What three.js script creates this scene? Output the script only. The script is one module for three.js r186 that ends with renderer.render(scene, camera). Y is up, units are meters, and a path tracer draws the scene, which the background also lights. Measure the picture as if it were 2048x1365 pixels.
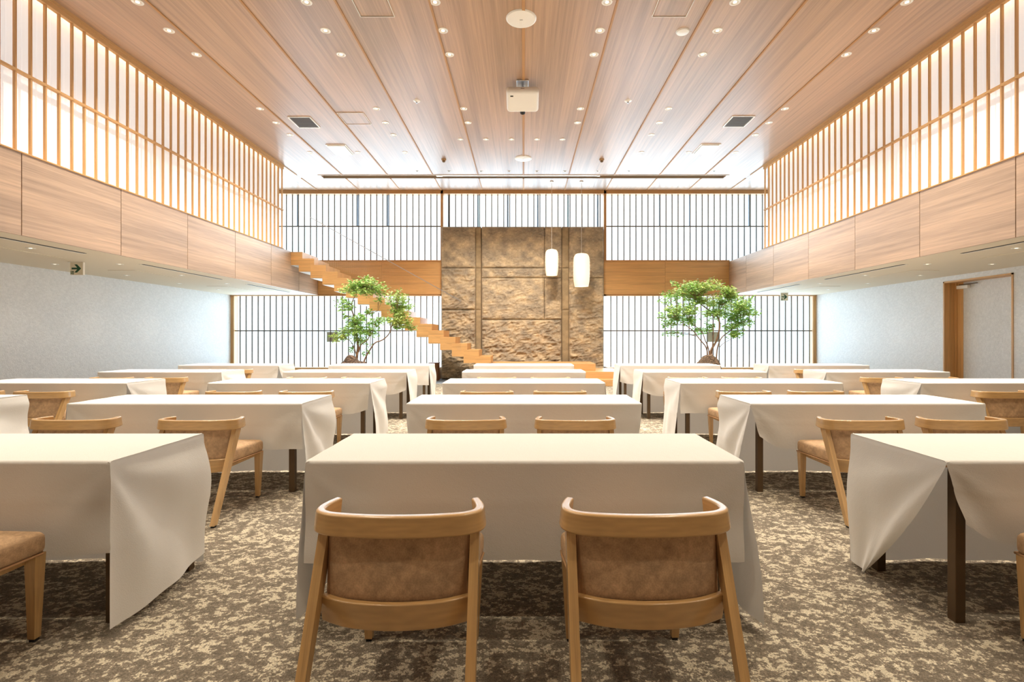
import * as THREE from 'three';
import { mergeGeometries, mergeVertices } from 'three/addons/utils/BufferGeometryUtils.js';
import { RoundedBoxGeometry } from 'three/addons/geometries/RoundedBoxGeometry.js';
import { RectAreaLightUniformsLib } from 'three/addons/lights/RectAreaLightUniformsLib.js';

// ---------------------------------------------------------------- camera, exposure, light levels
const scene = new THREE.Scene();
const EYE = 1.22, FOCAL = 1024, VX = 1047, VY = 674;          // eye height; focal length and vanishing point in pixels of a 2048 x 1365 frame
const camera = new THREE.PerspectiveCamera(2 * Math.atan(682.5 / FOCAL) * 180 / Math.PI, 2048 / 1365, 0.05, 80);
camera.position.set(0, EYE, 0);
camera.setViewOffset(2048, 1365, 1024 - VX, 682.5 - VY, 2048, 1365);   // shift lens: verticals stay vertical
scene.add(camera);
const renderer = new THREE.WebGLRenderer();
renderer.toneMapping = THREE.LinearToneMapping;
renderer.toneMappingExposure = 1.2;
renderer.shadowMap.enabled = true;
RectAreaLightUniformsLib.init();
scene.background = new THREE.Color(0xeaf4ff);
const WINDOW_LIGHT = 4.2, WINDOW_GLOW = 0.8;     // radiance of daylit paper
const SIDE_LIGHT = 0.12, SIDE_GLOW = 0.30, STRIP_LIGHT = 4.5;
const SPOT = 15, SOFFIT_SPOT = 1.0;
const C_DAY = new THREE.Color().setRGB(0.62, 0.83, 1.0), C_SIDE = new THREE.Color().setRGB(0.84, 0.91, 1.0), C_WARM = new THREE.Color().setRGB(1.0, 0.92, 0.80), C_WARMER = new THREE.Color().setRGB(1.0, 0.88, 0.68), C_STRIP = new THREE.Color().setRGB(1.0, 0.68, 0.3);

// ---------------------------------------------------------------- helpers
let seedState = 12345;
function srand(s) { seedState = (s * 2654435761) >>> 0 || 1; }
function rnd() { seedState = (seedState + 0x6D2B79F5) >>> 0; let t = seedState; t = Math.imul(t ^ (t >>> 15), t | 1); t ^= t + Math.imul(t ^ (t >>> 7), t | 61); return ((t ^ (t >>> 14)) >>> 0) / 4294967296; }
const rr = (a, b) => a + (b - a) * rnd();
const clamp = (v, a = 0, b = 1) => Math.min(b, Math.max(a, v));
const smooth = (a, b, v) => { const t = clamp((v - a) / (b - a)); return t * t * (3 - 2 * t); };
const lerp = (a, b, t) => a + (b - a) * t;
const used = {};
function numbered(n) { const k = used[n] = (used[n] ?? -1) + 1; return k ? `${n}_${String(k).padStart(3, '0')}` : n; }
function shade(o) { o.castShadow = true; o.receiveShadow = true; return o; }
function part(name, geo, mat, parent) { const m = shade(new THREE.Mesh(geo, mat)); m.name = name; parent.add(m); return m; }
function thing(name, label, category, pos = [0, 0, 0], turn = 0, group) {
  const g = new THREE.Group(); g.name = numbered(name); g.position.set(...pos); g.rotation.y = turn;
  g.userData = { label, category }; if (group) g.userData.group = group; scene.add(g); return g;
}
function solo(name, geo, mat, label, category, pos = [0, 0, 0], group) {
  const m = shade(new THREE.Mesh(geo, mat)); m.name = numbered(name); m.position.set(...pos); m.userData = { label, category }; if (group) m.userData.group = group; scene.add(m); return m;
}
function struct(name, label) { const g = new THREE.Group(); g.name = name; g.userData = { kind: 'structure', label, category: name.split('_')[0] }; scene.add(g); return g; }
function dup(o, pos, turn, label, group) {
  const c = o.clone(); c.name = numbered(o.name.replace(/_\d{3}$/, '')); c.position.set(...pos); c.rotation.y = turn; c.userData = { ...o.userData, label }; if (group) c.userData.group = group; scene.add(c); return c;
}
// pixel of the photograph + depth in metres -> place in the room
const at = (px, py, d) => new THREE.Vector3((px - VX) * d / FOCAL, EYE + (VY - py) * d / FOCAL, -d);
// uv in metres: u runs along the grain axis
function grainUV(g, axis = 'x', ou = 0, ov = 0) {
  if (!g.attributes.normal) g.computeVertexNormals();
  const p = g.attributes.position, n = g.attributes.normal, uv = new Float32Array(p.count * 2);
  for (let i = 0; i < p.count; i++) {
    const v = { x: p.getX(i), y: p.getY(i), z: p.getZ(i) }, a = { x: Math.abs(n.getX(i)), y: Math.abs(n.getY(i)), z: Math.abs(n.getZ(i)) };
    const others = ['x', 'y', 'z'].filter((k) => k !== axis);
    const facing = a.x >= a.y && a.x >= a.z ? 'x' : a.y >= a.z ? 'y' : 'z';
    let U, V;
    if (facing === axis) { U = v[others[0]]; V = v[others[1]]; } else { U = v[axis]; V = v[others.find((k) => k !== facing)]; }
    uv[2 * i] = U + ou; uv[2 * i + 1] = V + ov;
  }
  g.setAttribute('uv', new THREE.BufferAttribute(uv, 2)); return g;
}
function bx(x0, x1, y0, y1, z0, z1, axis = 'x', ou = 0, ov = 0) {
  const g = new THREE.BoxGeometry(x1 - x0, y1 - y0, z1 - z0); g.translate((x0 + x1) / 2, (y0 + y1) / 2, (z0 + z1) / 2); return grainUV(g, axis, ou, ov);
}
function rbx(x0, x1, y0, y1, z0, z1, r, axis = 'x', ou = 0, ov = 0) {
  const g = new RoundedBoxGeometry(x1 - x0, y1 - y0, z1 - z0, 2, r); g.translate((x0 + x1) / 2, (y0 + y1) / 2, (z0 + z1) / 2); return grainUV(g, axis, ou, ov);
}
function merge(list) { return mergeGeometries(list.map((g) => { const h = g.index ? g.toNonIndexed() : g; for (const k of Object.keys(h.attributes)) if (!['position', 'normal', 'uv'].includes(k)) h.deleteAttribute(k); return h; })); }
// grid of points f(u,v) -> Vector3, u,v in 0..1
function grid(nu, nv, f, uvf) {
  const pos = [], uv = [], idx = [], v3 = new THREE.Vector3();
  for (let j = 0; j <= nv; j++) for (let i = 0; i <= nu; i++) { const p = f(i / nu, j / nv, v3); pos.push(p.x, p.y, p.z); const t = uvf ? uvf(i / nu, j / nv) : [i / nu, j / nv]; uv.push(t[0], t[1]); }
  for (let j = 0; j < nv; j++) for (let i = 0; i < nu; i++) { const a = j * (nu + 1) + i, b = a + 1, c = a + nu + 1, d = c + 1; idx.push(a, b, d, a, d, c); }
  const g = new THREE.BufferGeometry(); g.setAttribute('position', new THREE.Float32BufferAttribute(pos, 3)); g.setAttribute('uv', new THREE.Float32BufferAttribute(uv, 2)); g.setIndex(idx); g.computeVertexNormals(); return g;
}
// rounded, subdivided box that can be bent
function cushion(w, h, d, r, nx, ny, nz, bend) {
  let g = new THREE.BoxGeometry(w, h, d, nx, ny, nz); g.deleteAttribute('uv'); g.deleteAttribute('normal'); g = mergeVertices(g, 1e-5);
  const p = g.attributes.position, v = new THREE.Vector3(), c = new THREE.Vector3();
  for (let i = 0; i < p.count; i++) {
    v.fromBufferAttribute(p, i); c.set(clamp(v.x, -w / 2 + r, w / 2 - r), clamp(v.y, -h / 2 + r, h / 2 - r), clamp(v.z, -d / 2 + r, d / 2 - r));
    v.sub(c); if (v.length() > 1e-9) v.setLength(r); v.add(c); if (bend) bend(v); p.setXYZ(i, v.x, v.y, v.z);
  }
  g.computeVertexNormals(); return grainUV(g, 'x');
}
// section (list of [across, up]) swept along a path in the x-z plane
function sweep(path, section, up) {
  const n = path.length, m = section.length, pos = [], idx = [], uv = [];
  let len = 0;
  for (let i = 0; i < n; i++) {
    const a = path[Math.max(0, i - 1)], b = path[Math.min(n - 1, i + 1)], t = new THREE.Vector3().subVectors(b, a).normalize(), s = new THREE.Vector3().crossVectors(t, new THREE.Vector3(0, 1, 0)).normalize();
    if (i) len += path[i].distanceTo(path[i - 1]);
    for (let k = 0; k <= m; k++) { const [o, h] = section[k % m], lift = up ? up(i / (n - 1), h) : 0; pos.push(path[i].x + s.x * (o + lift), path[i].y + h, path[i].z + s.z * (o + lift)); uv.push(len, k / m * 0.2); }
  }
  for (let i = 0; i < n - 1; i++) for (let k = 0; k < m; k++) { const a = i * (m + 1) + k, b = a + 1, c = a + m + 1, d = c + 1; idx.push(a, c, b, b, c, d); }
  for (const [i, flip] of [[0, 0], [n - 1, 1]]) { const o = i * (m + 1); for (let k = 1; k < m - 1; k++) flip ? idx.push(o, o + k + 1, o + k) : idx.push(o, o + k, o + k + 1); }
  let g = new THREE.BufferGeometry(); g.setAttribute('position', new THREE.Float32BufferAttribute(pos, 3)); g.setAttribute('uv', new THREE.Float32BufferAttribute(uv, 2)); g.setIndex(idx);
  g = g.toNonIndexed(); g.computeVertexNormals();
  return creased(g, 0.7);
}
function creased(g, angle) {                          // smooth normals below the angle
  g = g.index ? g.toNonIndexed() : g; const p = g.attributes.position, n = p.count, fn = [], map = new Map(), A = new THREE.Vector3(), B = new THREE.Vector3(), C = new THREE.Vector3();
  for (let i = 0; i < n; i += 3) { A.fromBufferAttribute(p, i); B.fromBufferAttribute(p, i + 1); C.fromBufferAttribute(p, i + 2); fn.push(new THREE.Vector3().crossVectors(B.clone().sub(A), C.clone().sub(A))); }
  const key = (i) => `${Math.round(p.getX(i) * 1e5)},${Math.round(p.getY(i) * 1e5)},${Math.round(p.getZ(i) * 1e5)}`;
  for (let i = 0; i < n; i++) { const k = key(i); if (!map.has(k)) map.set(k, []); map.get(k).push(Math.floor(i / 3)); }
  const out = new Float32Array(n * 3), cos = Math.cos(angle);
  for (let i = 0; i < n; i++) { const f = fn[Math.floor(i / 3)], s = new THREE.Vector3(), fl = f.length() || 1e-12; for (const q of map.get(key(i))) { const h = fn[q]; if (h.dot(f) > cos * fl * (h.length() || 1e-12)) s.add(h); } s.normalize(); out.set([s.x, s.y, s.z], i * 3); }
  g.setAttribute('normal', new THREE.BufferAttribute(out, 3)); return g;
}
// tapered square bar from a to b
function bar(a, b, wa, da, wb, db, axis = 'y') {
  const g = new THREE.BoxGeometry(1, 1, 1, 1, 1, 1), p = g.attributes.position;
  for (let i = 0; i < p.count; i++) { const t = p.getY(i) + 0.5, w = lerp(wa, wb, t), d = lerp(da, db, t); p.setXYZ(i, lerp(a[0], b[0], t) + p.getX(i) * w, lerp(a[1], b[1], t), lerp(a[2], b[2], t) + p.getZ(i) * d); }
  g.computeVertexNormals(); return grainUV(g, axis);
}
// ---------------------------------------------------------------- textures
function lattice(N, M, px, py, seed) {                 // tileable value noise
  srand(seed); const L = new Float32Array(px * py); for (let i = 0; i < L.length; i++) L[i] = rnd();
  const out = new Float32Array(N * M), xi = new Int32Array(N), xf = new Float32Array(N);
  for (let x = 0; x < N; x++) { const f = x * px / N; xi[x] = Math.floor(f); const t = f - xi[x]; xf[x] = t * t * (3 - 2 * t); }
  for (let y = 0; y < M; y++) { const f = y * py / M, y0 = Math.floor(f), t0 = f - y0, t = t0 * t0 * (3 - 2 * t0), r0 = (y0 % py) * px, r1 = ((y0 + 1) % py) * px;
    for (let x = 0; x < N; x++) { const a = xi[x] % px, b = (a + 1) % px, u = xf[x], p = L[r0 + a] + (L[r0 + b] - L[r0 + a]) * u, q = L[r1 + a] + (L[r1 + b] - L[r1 + a]) * u; out[y * N + x] = p + (q - p) * t; } }
  return out;
}
function tex(N, M, f, srgb = true) {
  const d = new Uint8Array(N * M * 4); for (let i = 0; i < N * M; i++) { const c = f(i); d[4 * i] = clamp(c[0], 0, 255); d[4 * i + 1] = clamp(c[1], 0, 255); d[4 * i + 2] = clamp(c[2], 0, 255); d[4 * i + 3] = 255; }
  const t = new THREE.DataTexture(d, N, M); t.wrapS = t.wrapT = THREE.RepeatWrapping; t.magFilter = THREE.LinearFilter; t.minFilter = THREE.LinearMipmapLinearFilter; t.generateMipmaps = true; if (srgb) t.colorSpace = THREE.SRGBColorSpace; t.needsUpdate = true; return t;
}
function woodTex(N, M, c, amp, seed, sizeU, sizeV) {   // grain along u
  const a = lattice(N, M, 2, 9, seed), b = lattice(N, M, 4, 40, seed + 1), d = lattice(N, M, 10, 190, seed + 2), e = lattice(N, M, 24, M / 2, seed + 3);
  const t = tex(N, M, (i) => { const k = 1 + amp * ((a[i] - 0.5) * 0.9 + (b[i] - 0.5) * 0.7 + (d[i] - 0.5) * 0.55 + (e[i] - 0.5) * 0.5), w = (a[i] - 0.5) * amp * 18; return [c[0] * k + w * 0.3, c[1] * k, c[2] * k - w * 0.2]; });
  t.repeat.set(1 / sizeU, 1 / sizeV); return t;
}
function bumpTex(N, list, size) { const L = list.map(([px, py, s, k]) => [lattice(N, N, px, py, s), k]); const t = tex(N, N, (i) => { let v = 0; for (const [a, k] of L) v += a[i] * k; v *= 255; return [v, v, v]; }, false); t.repeat.set(1 / size, 1 / size); return t; }

const std = (o) => new THREE.MeshStandardMaterial(o), phys = (o) => new THREE.MeshPhysicalMaterial(o);
const T_laminate = woodTex(1024, 1024, [176, 143, 116], 0.17, 11, 6.0, 1.19);
const T_oak = woodTex(1024, 512, [212, 164, 106], 0.14, 31, 3.0, 0.8);
const T_beech = woodTex(512, 512, [196, 156, 102], 0.12, 51, 0.8, 0.3);
const B_grain = bumpTex(512, [[6, 128, 91, 0.5], [20, 256, 92, 0.5]], 1.0);
const M_laminate = phys({ map: T_laminate, roughness: 0.42, clearcoat: 0.55, clearcoatRoughness: 0.32, bumpMap: B_grain, bumpScale: 0.0006 });
const M_fascia = phys({ map: woodTex(1024, 512, [184, 155, 130], 0.16, 15, 4.0, 1.0), roughness: 0.45, clearcoat: 0.25, clearcoatRoughness: 0.4, bumpMap: B_grain, bumpScale: 0.0006 });
const M_oak = phys({ map: T_oak, roughness: 0.45, clearcoat: 0.2, clearcoatRoughness: 0.35 });
const M_lattice = std({ color: 0xc79a64, roughness: 0.6 });
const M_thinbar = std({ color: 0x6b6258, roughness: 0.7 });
const M_trimwood = std({ color: 0xb98a58, roughness: 0.55 });
const M_beech = phys({ map: T_beech, roughness: 0.36, clearcoat: 0.8, clearcoatRoughness: 0.18 });
const M_groove = std({ color: 0x4a3524, roughness: 0.9 });
// suede upholstery
const su1 = lattice(512, 512, 9, 9, 61), su2 = lattice(512, 512, 34, 34, 62), su3 = lattice(512, 512, 160, 160, 63);
const suede = (c) => { const t = tex(512, 512, (i) => { const k = 0.80 + 0.14 * su1[i] + 0.13 * su2[i] + 0.12 * su3[i]; return [c[0] * k, c[1] * k, c[2] * k]; }); t.repeat.set(2, 2); return t; };
const M_suede = phys({ map: suede([190, 157, 122]), roughness: 0.95, sheen: 0.4, sheenRoughness: 0.6, sheenColor: new THREE.Color(0xd9c2ac) });
const M_piping = std({ color: 0xb98f66, roughness: 0.8 });
const B_weave = bumpTex(512, [[256, 256, 71, 0.6], [24, 24, 72, 0.4]], 0.5);
const M_cloth = phys({ color: new THREE.Color().setRGB(0.86, 0.845, 0.81), roughness: 1.0, transmission: 0.18, thickness: 0, side: THREE.DoubleSide, bumpMap: B_weave, bumpScale: 0.0008, sheen: 0.2, sheenRoughness: 0.7 });
const B_paper = bumpTex(512, [[200, 90, 81, 0.55], [60, 40, 82, 0.45]], 0.8);
const wp1 = lattice(512, 512, 220, 150, 83), wp2 = lattice(512, 512, 20, 30, 84);
const T_wallpaper = tex(512, 512, (i) => { const k = 0.9 + 0.12 * wp1[i] + 0.05 * wp2[i]; return [226 * k, 224 * k, 222 * k]; }); T_wallpaper.repeat.set(1 / 0.8, 1 / 0.8);
const M_wall = phys({ map: T_wallpaper, roughness: 0.5, bumpMap: B_paper, bumpScale: 0.003, clearcoat: 0.25, clearcoatRoughness: 0.45 });
const M_soffit = std({ color: 0xe6dac4, roughness: 0.75 });
const M_white = std({ color: 0xf0ece4, roughness: 0.8 });
const M_whiteplastic = phys({ color: 0xf2efe8, roughness: 0.4, clearcoat: 0.3 });
const M_bronze = std({ color: 0x5d4a34, roughness: 0.45, metalness: 0.5 });
const M_black = std({ color: 0x14110e, roughness: 0.6 });
const M_steel = std({ color: 0xc9ccd0, roughness: 0.3, metalness: 0.9 });
const M_window = std({ color: 0xf4f6f6, roughness: 0.9, emissive: C_DAY, emissiveIntensity: WINDOW_GLOW });
const M_frosted = std({ color: 0xeaf4f8, roughness: 0.6, emissive: new THREE.Color().setRGB(0.82, 0.95, 1.0), emissiveIntensity: WINDOW_GLOW });
const M_side = std({ color: 0xf6f6f6, roughness: 0.9, emissive: C_SIDE, emissiveIntensity: SIDE_GLOW });
const M_alu = std({ color: 0x8fa6bd, roughness: 0.5, metalness: 0.3 });
const M_led = std({ color: 0xffffff, emissive: C_STRIP, emissiveIntensity: 2.5 });
const M_lamp = std({ color: 0xffffff, emissive: new THREE.Color().setRGB(1, 0.86, 0.62), emissiveIntensity: 3.0 });
const M_reflector = std({ color: 0xe8e0d0, roughness: 0.35, metalness: 0.4 });
// carpet: taupe ground with ragged cream flecks
const CN = 2048, ca = lattice(CN, CN, 46, 60, 101), cb = lattice(CN, CN, 110, 150, 102), cc = lattice(CN, CN, 300, 300, 103), cd = lattice(CN, CN, 512, 512, 104), ce = lattice(CN, CN, 9, 9, 105);
const T_carpet = tex(CN, CN, (i) => {
  const n = 0.38 * ca[i] + 0.36 * cb[i] + 0.26 * cc[i] + 0.08 * (ce[i] - 0.5), f = 0.82 + 0.36 * cd[i];
  const cream = smooth(0.555, 0.60, n), dark = smooth(0.44, 0.38, n);
  const g = [lerp(lerp(132, 114, dark), 200, cream) * f, lerp(lerp(121, 104, dark), 189, cream) * f, lerp(lerp(106, 90, dark), 166, cream) * f]; return g;
}); T_carpet.repeat.set(1 / 1.55, 1 / 1.55);
const cbump = tex(512, 512, ((n) => (i) => [n[i] * 255, n[i] * 255, n[i] * 255])(lattice(512, 512, 200, 200, 106)), false); cbump.repeat.set(1 / 0.8, 1 / 0.8);
const M_carpet = std({ map: T_carpet, roughness: 1, bumpMap: cbump, bumpScale: 0.004 });
const M_greyfloor = std({ color: 0x8d939a, roughness: 0.6 });

// ---------------------------------------------------------------- room dimensions (depths in metres from the camera)
const XF = 5.95, XW = 8.49, CEIL = 5.47, SOFF = 2.43, FTOP = 3.40, ZB = 14.93, ZLAT = 12.69, REAR = -4.5, XU = 7.2;

// floor
{ const f = struct('floor', 'patterned taupe carpet with ragged cream flecks');
  part('carpet', bx(-XW - 0.2, XW + 0.2, -0.1, 0, -13.3, -REAR + 0.2, 'x'), M_carpet, f);
  part('stone_strip', bx(-XW - 0.2, XW + 0.2, -0.1, -0.002, -ZB - 0.3, -13.3, 'x'), M_greyfloor, f); }
// side walls under the balconies, rear wall, back wall masonry
{ const w = struct('wall_left', 'plain pale textured wallpaper wall below the balcony'); part('wallpaper', bx(-XW - 0.2, -XW, 0, SOFF, -ZB - 0.3, -REAR, 'z'), M_wall, w); }
const DZ0 = 8.87, DZ1 = 10.35, DTOP = 2.33;
{ const w = struct('wall_right', 'pale textured wallpaper wall with a recessed door');
  part('wallpaper', bx(XW, XW + 0.3, 0, SOFF, -ZB - 0.3, -DZ1, 'z'), M_wall, w);
  part('wallpaper', bx(XW, XW + 0.3, 0, SOFF, -DZ0, -REAR, 'z'), M_wall, w);
  part('wallpaper', bx(XW, XW + 0.3, DTOP, SOFF, -DZ1, -DZ0, 'z'), M_wall, w); }
{ const w = struct('wall_rear', 'wood panelled wall opposite the stone wall'); part('wall_surface', bx(-XW - 0.2, XW + 0.3, 0, CEIL, -REAR, -REAR + 0.2, 'y'), M_fascia, w); }
{ const w = struct('wall_back', 'wall around the back windows with a wooden band between the storeys');
  part('backing', bx(-XW - 0.2, XW + 0.3, 0, CEIL, -ZB - 0.45, -ZB - 0.25, 'x'), M_white, w);
  for (const s of [-1, 1]) {
    const xs = [2.3, 4.1, 5.95];
    for (let k = 0; k < 2; k++) part('band_panel', bx(Math.min(s * xs[k], s * (xs[k + 1] - 0.004)), Math.max(s * xs[k], s * (xs[k + 1] - 0.004)), 2.45, 3.40, -ZB - 0.25, -ZB + 0.12, 'x', k * 1.3 + s, 0.3 * k), M_oak, w);
    part('band_cap', bx(Math.min(s * 2.3, s * 5.95), Math.max(s * 2.3, s * 5.95), 3.40, 3.435, -ZB - 0.25, -ZB + 0.15, 'x'), M_trimwood, w);
    part('band_sill', bx(Math.min(s * 2.3, s * XW), Math.max(s * 2.3, s * XW), 2.405, 2.45, -ZB - 0.25, -ZB + 0.1, 'x'), M_trimwood, w);
    part('window_ledge', bx(Math.min(s * 2.4, s * XW), Math.max(s * 2.4, s * XW), 0, 0.34, -ZB - 0.25, -ZB + 0.28, 'x'), M_oak, w);
    part('corner_post', bx(s * XW - (s > 0 ? 0.09 : 0), s * XW + (s > 0 ? 0 : 0.09), 0.34, SOFF, -ZB - 0.1, -ZB + 0.08, 'y'), M_oak, w);
    part('post', bx(s * 2.365 - 0.035, s * 2.365 + 0.035, 2.4, CEIL, -ZB - 0.1, -ZB + 0.1, 'y'), M_trimwood, w);
    part('upper_side', bx(Math.min(s * XU, s * (XU + 0.2)), Math.max(s * XU, s * (XU + 0.2)), FTOP, CEIL, -ZB - 0.3, -ZLAT, 'z'), M_white, w);
    part('return_wall', bx(Math.min(s * (XF + 0.12), s * (XU + 0.2)), Math.max(s * (XF + 0.12), s * (XU + 0.2)), FTOP, CEIL, -ZLAT - 0.02, -ZLAT + 0.08, 'x'), M_white, w);
  }
  part('head_beam', bx(-XU, XU, 5.37, CEIL, -ZB - 0.2, -ZB + 0.1, 'x'), M_trimwood, w); }
// balcony slabs: wood fascia of 1.5 m panels, white soffit
function balcony(s) {
  const side = s < 0 ? 'left' : 'right', g = struct(s < 0 ? 'trim_1' : 'trim_2', `balcony front of wood panels with dark joints, ${s < 0 ? 'where the staircase starts' : 'above the door wall'}`);
  const X = (a, b) => [Math.min(s * a, s * b), Math.max(s * a, s * b)];
  const [cx0, cx1] = X(XF + 0.03, XW + (s > 0 ? 0.3 : 0.2));
  part('core', bx(cx0, cx1, SOFF + 0.02, FTOP - 0.01, -ZB - 0.2, -REAR, 'z'), M_groove, g);
  part('soffit', bx(...X(XF + 0.012, XW), SOFF, SOFF + 0.02, -ZB - 0.05, -REAR, 'z'), M_soffit, g);
  const shift = s < 0 ? 0 : 0.12;
  for (let k = -8; k < 8; k++) {
    let z0 = 6.07 + shift + (k - 1) * 1.5, z1 = z0 + 1.5; z0 = Math.max(z0, REAR); z1 = Math.min(z1, ZB + 0.1); if (z1 <= z0) continue;
    part('panel', bx(...X(XF, XF + 0.035), SOFF - 0.006, FTOP, -z1 + 0.006, -z0 - 0.006, 'z', k * 1.37 + (s > 0 ? 0.7 : 0), k * 0.41), M_fascia, g);
  }
  // slots in the soffit
  for (const [a, b] of [[1.9, 4.1], [5.2, 7.42], [8.54, 10.77], [11.8, 13.9]]) { part('air_slot', bx(...X(6.33, 6.37), SOFF - 0.004, SOFF + 0.001, -b, -a, 'z'), M_black, g); part('slot_edge', bx(...X(6.37, 6.40), SOFF - 0.008, SOFF + 0.001, -b - 0.02, -a + 0.02, 'z'), M_white, g); }
  for (const [a, b] of [[6.6, 7.9], [9.3, 10.4], [12.2, 13.2]]) { const [x0, x1] = X(7.05, 7.55); part('access_hatch', bx(x0, x1, SOFF - 0.006, SOFF + 0.001, -b, -a, 'z'), M_soffit, g); }
}
balcony(-1); balcony(1);
// ceiling: ten boards and the rails between them, a slot for the projection screen
{ const c = struct('ceiling', 'ceiling of long wood boards with slim rails between them');
  part('slab', bx(-XU - 0.2, XU + 0.2, CEIL + 0.12, CEIL + 0.25, -ZB - 0.4, -REAR + 0.1, 'z'), M_white, c);
  const P = 1.19, S0 = 13.42, S1 = 13.72;             // slot depths
  for (let k = -6; k < 6; k++) {
    let x0 = k * P, x1 = x0 + P; x0 = Math.max(x0, -XU); x1 = Math.min(x1, XU);
    part('board', bx(x0 + 0.004, x1 - 0.004, CEIL, CEIL + 0.12, -S0, -REAR, 'z', (k + 7) * 0.77, (k + 7) * 0.53), M_laminate, c);
    if (k >= -5 && k < 5) part('board', bx(x0 + 0.004, x1 - 0.004, CEIL, CEIL + 0.12, -ZB - 0.2, -S1, 'z', (k + 7) * 0.77, (k + 7) * 0.53), M_laminate, c);
    else part('board', bx(x0 + 0.004, x1 - 0.004, CEIL, CEIL + 0.12, -ZB - 0.2, -S0, 'z', (k + 7) * 0.77, (k + 7) * 0.53), M_laminate, c);
  }
  for (let k = -5; k <= 5; k++) { const w = k ? 0.013 : 0.02; part('rail', bx(k * P - w, k * P + w, CEIL - 0.014, CEIL + 0.01, -S0, -REAR, 'z', k), M_trimwood, c); part('rail', bx(k * P - w, k * P + w, CEIL - 0.014, CEIL + 0.01, -ZB + 0.1, -S1, 'z', k), M_trimwood, c); }
  part('slot_lining', bx(-5.35, 5.35, CEIL + 0.10, CEIL + 0.12, -S1, -S0, 'x'), M_trimwood, c);
  part('slot_back', bx(-5.35, 5.35, CEIL - 0.004, CEIL + 0.11, -S1, -S1 + 0.012, 'x'), std({ color: 0x8d7d66, roughness: 0.7 }), c);
  part('slot_lip', bx(-5.4, 5.4, CEIL - 0.012, CEIL + 0.02, -S0 - 0.02, -S0, 'x'), M_white, c);
  for (const s of [-1, 1]) part('slot_end', bx(Math.min(s * 5.35, s * 5.95), Math.max(s * 5.35, s * 5.95), CEIL, CEIL + 0.12, -S1, -S0, 'z'), M_laminate, c);
}
{ const t = thing('projection_screen', 'rolled projection screen in a white case inside the ceiling slot', 'screen', [0, CEIL - 0.006, -13.575]);
  part('case', rbx(-2.15, 1.95, -0.002, 0.03, 0.04, 0.11, 0.008, 'x'), M_whiteplastic, t); part('end_cap', rbx(-2.3, -2.14, -0.008, 0.034, 0.02, 0.112, 0.006), M_whiteplastic, t); part('end_cap', rbx(1.94, 2.02, -0.008, 0.034, 0.035, 0.112, 0.006), M_whiteplastic, t); }

// ---------------------------------------------------------------- windows: paper panes behind a lattice
function rectLight(w, h, color, power, pos, rx, ry) { const l = new THREE.RectAreaLight(color, power, w, h); l.position.set(...pos); l.rotation.set(rx, ry, 0); scene.add(l); return l; }
const paneGeo = new Map();
function paneBox(w, h, d) { const k = [w, h, d].map((v) => v.toFixed(4)).join(); if (!paneGeo.has(k)) paneGeo.set(k, grainUV(new THREE.BoxGeometry(w, h, d), 'y')); return paneGeo.get(k); }
function backWindow(name, label, x0, x1, rows, pitch, start, mats, frames = []) {
  const g = struct(name, label), zP = -ZB - 0.1, zB = -ZB + 0.0;
  const xs = [x0]; for (let x = start; x < x1 - 0.03; x += pitch) if (x > x0 + 0.03) xs.push(x); xs.push(x1);
  for (let r = 0; r < rows.length - 1; r++) for (let k = 0; k < xs.length - 1; k++) { const m = part('pane', paneBox(xs[k + 1] - xs[k] - 0.003, rows[r + 1] - rows[r] - 0.003, 0.01), mats[r], g); m.position.set((xs[k] + xs[k + 1]) / 2, (rows[r] + rows[r + 1]) / 2, zP); }
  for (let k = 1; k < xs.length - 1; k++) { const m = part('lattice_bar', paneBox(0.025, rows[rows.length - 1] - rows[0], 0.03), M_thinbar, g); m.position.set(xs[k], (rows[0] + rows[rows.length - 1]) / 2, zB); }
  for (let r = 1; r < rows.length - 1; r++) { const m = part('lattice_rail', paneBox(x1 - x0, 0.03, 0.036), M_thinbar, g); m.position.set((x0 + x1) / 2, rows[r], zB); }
  for (const x of frames) { const m = part('window_frame', paneBox(0.045, rows[rows.length - 1] - rows[rows.length - 2], 0.04), M_alu, g); m.position.set(x, (rows[rows.length - 1] + rows[rows.length - 2]) / 2, zB - 0.05); }
  for (let r = 0; r < rows.length - 1; r++) { const l = rectLight(x1 - x0, rows[r + 1] - rows[r], C_DAY, WINDOW_LIGHT, [(x0 + x1) / 2, (rows[r] + rows[r + 1]) / 2, zP + 0.02], 0, Math.PI); l.name = 'window_light'; }
  return g;
}
const PW = 0.1755;
backWindow('window_1', 'lower paper screen window behind the leafy tree and the staircase', -XW + 0.09, -2.3, [0.34, 1.395, 2.405], PW, -8.26, [M_window, M_window]);
backWindow('window_2', 'lower paper screen window behind the wide spreading tree', 2.3, XW - 0.09, [0.34, 1.395, 2.405], PW, 2.37 + PW, [M_window, M_window]);
backWindow('window_3', 'upper two-row lattice window over the staircase', -XU, -2.40, [3.435, 4.44, 5.37], PW, -6.91, [M_window, M_frosted], [-6.6, -4.86, -3.98]);
backWindow('window_4', 'upper two-row lattice window over the wide spreading tree', 2.40, XU, [3.435, 4.44, 5.37], PW, 2.40 + PW, [M_window, M_frosted], [3.98, 4.86, 6.6]);
backWindow('window_5', 'high lattice window over the rough stone wall', -2.33, 2.33, [4.36, 5.37], PW, -2.33 + PW, [M_frosted], [-2.19, -1.33, -0.46, 0.42, 1.30, 2.17]);
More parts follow.
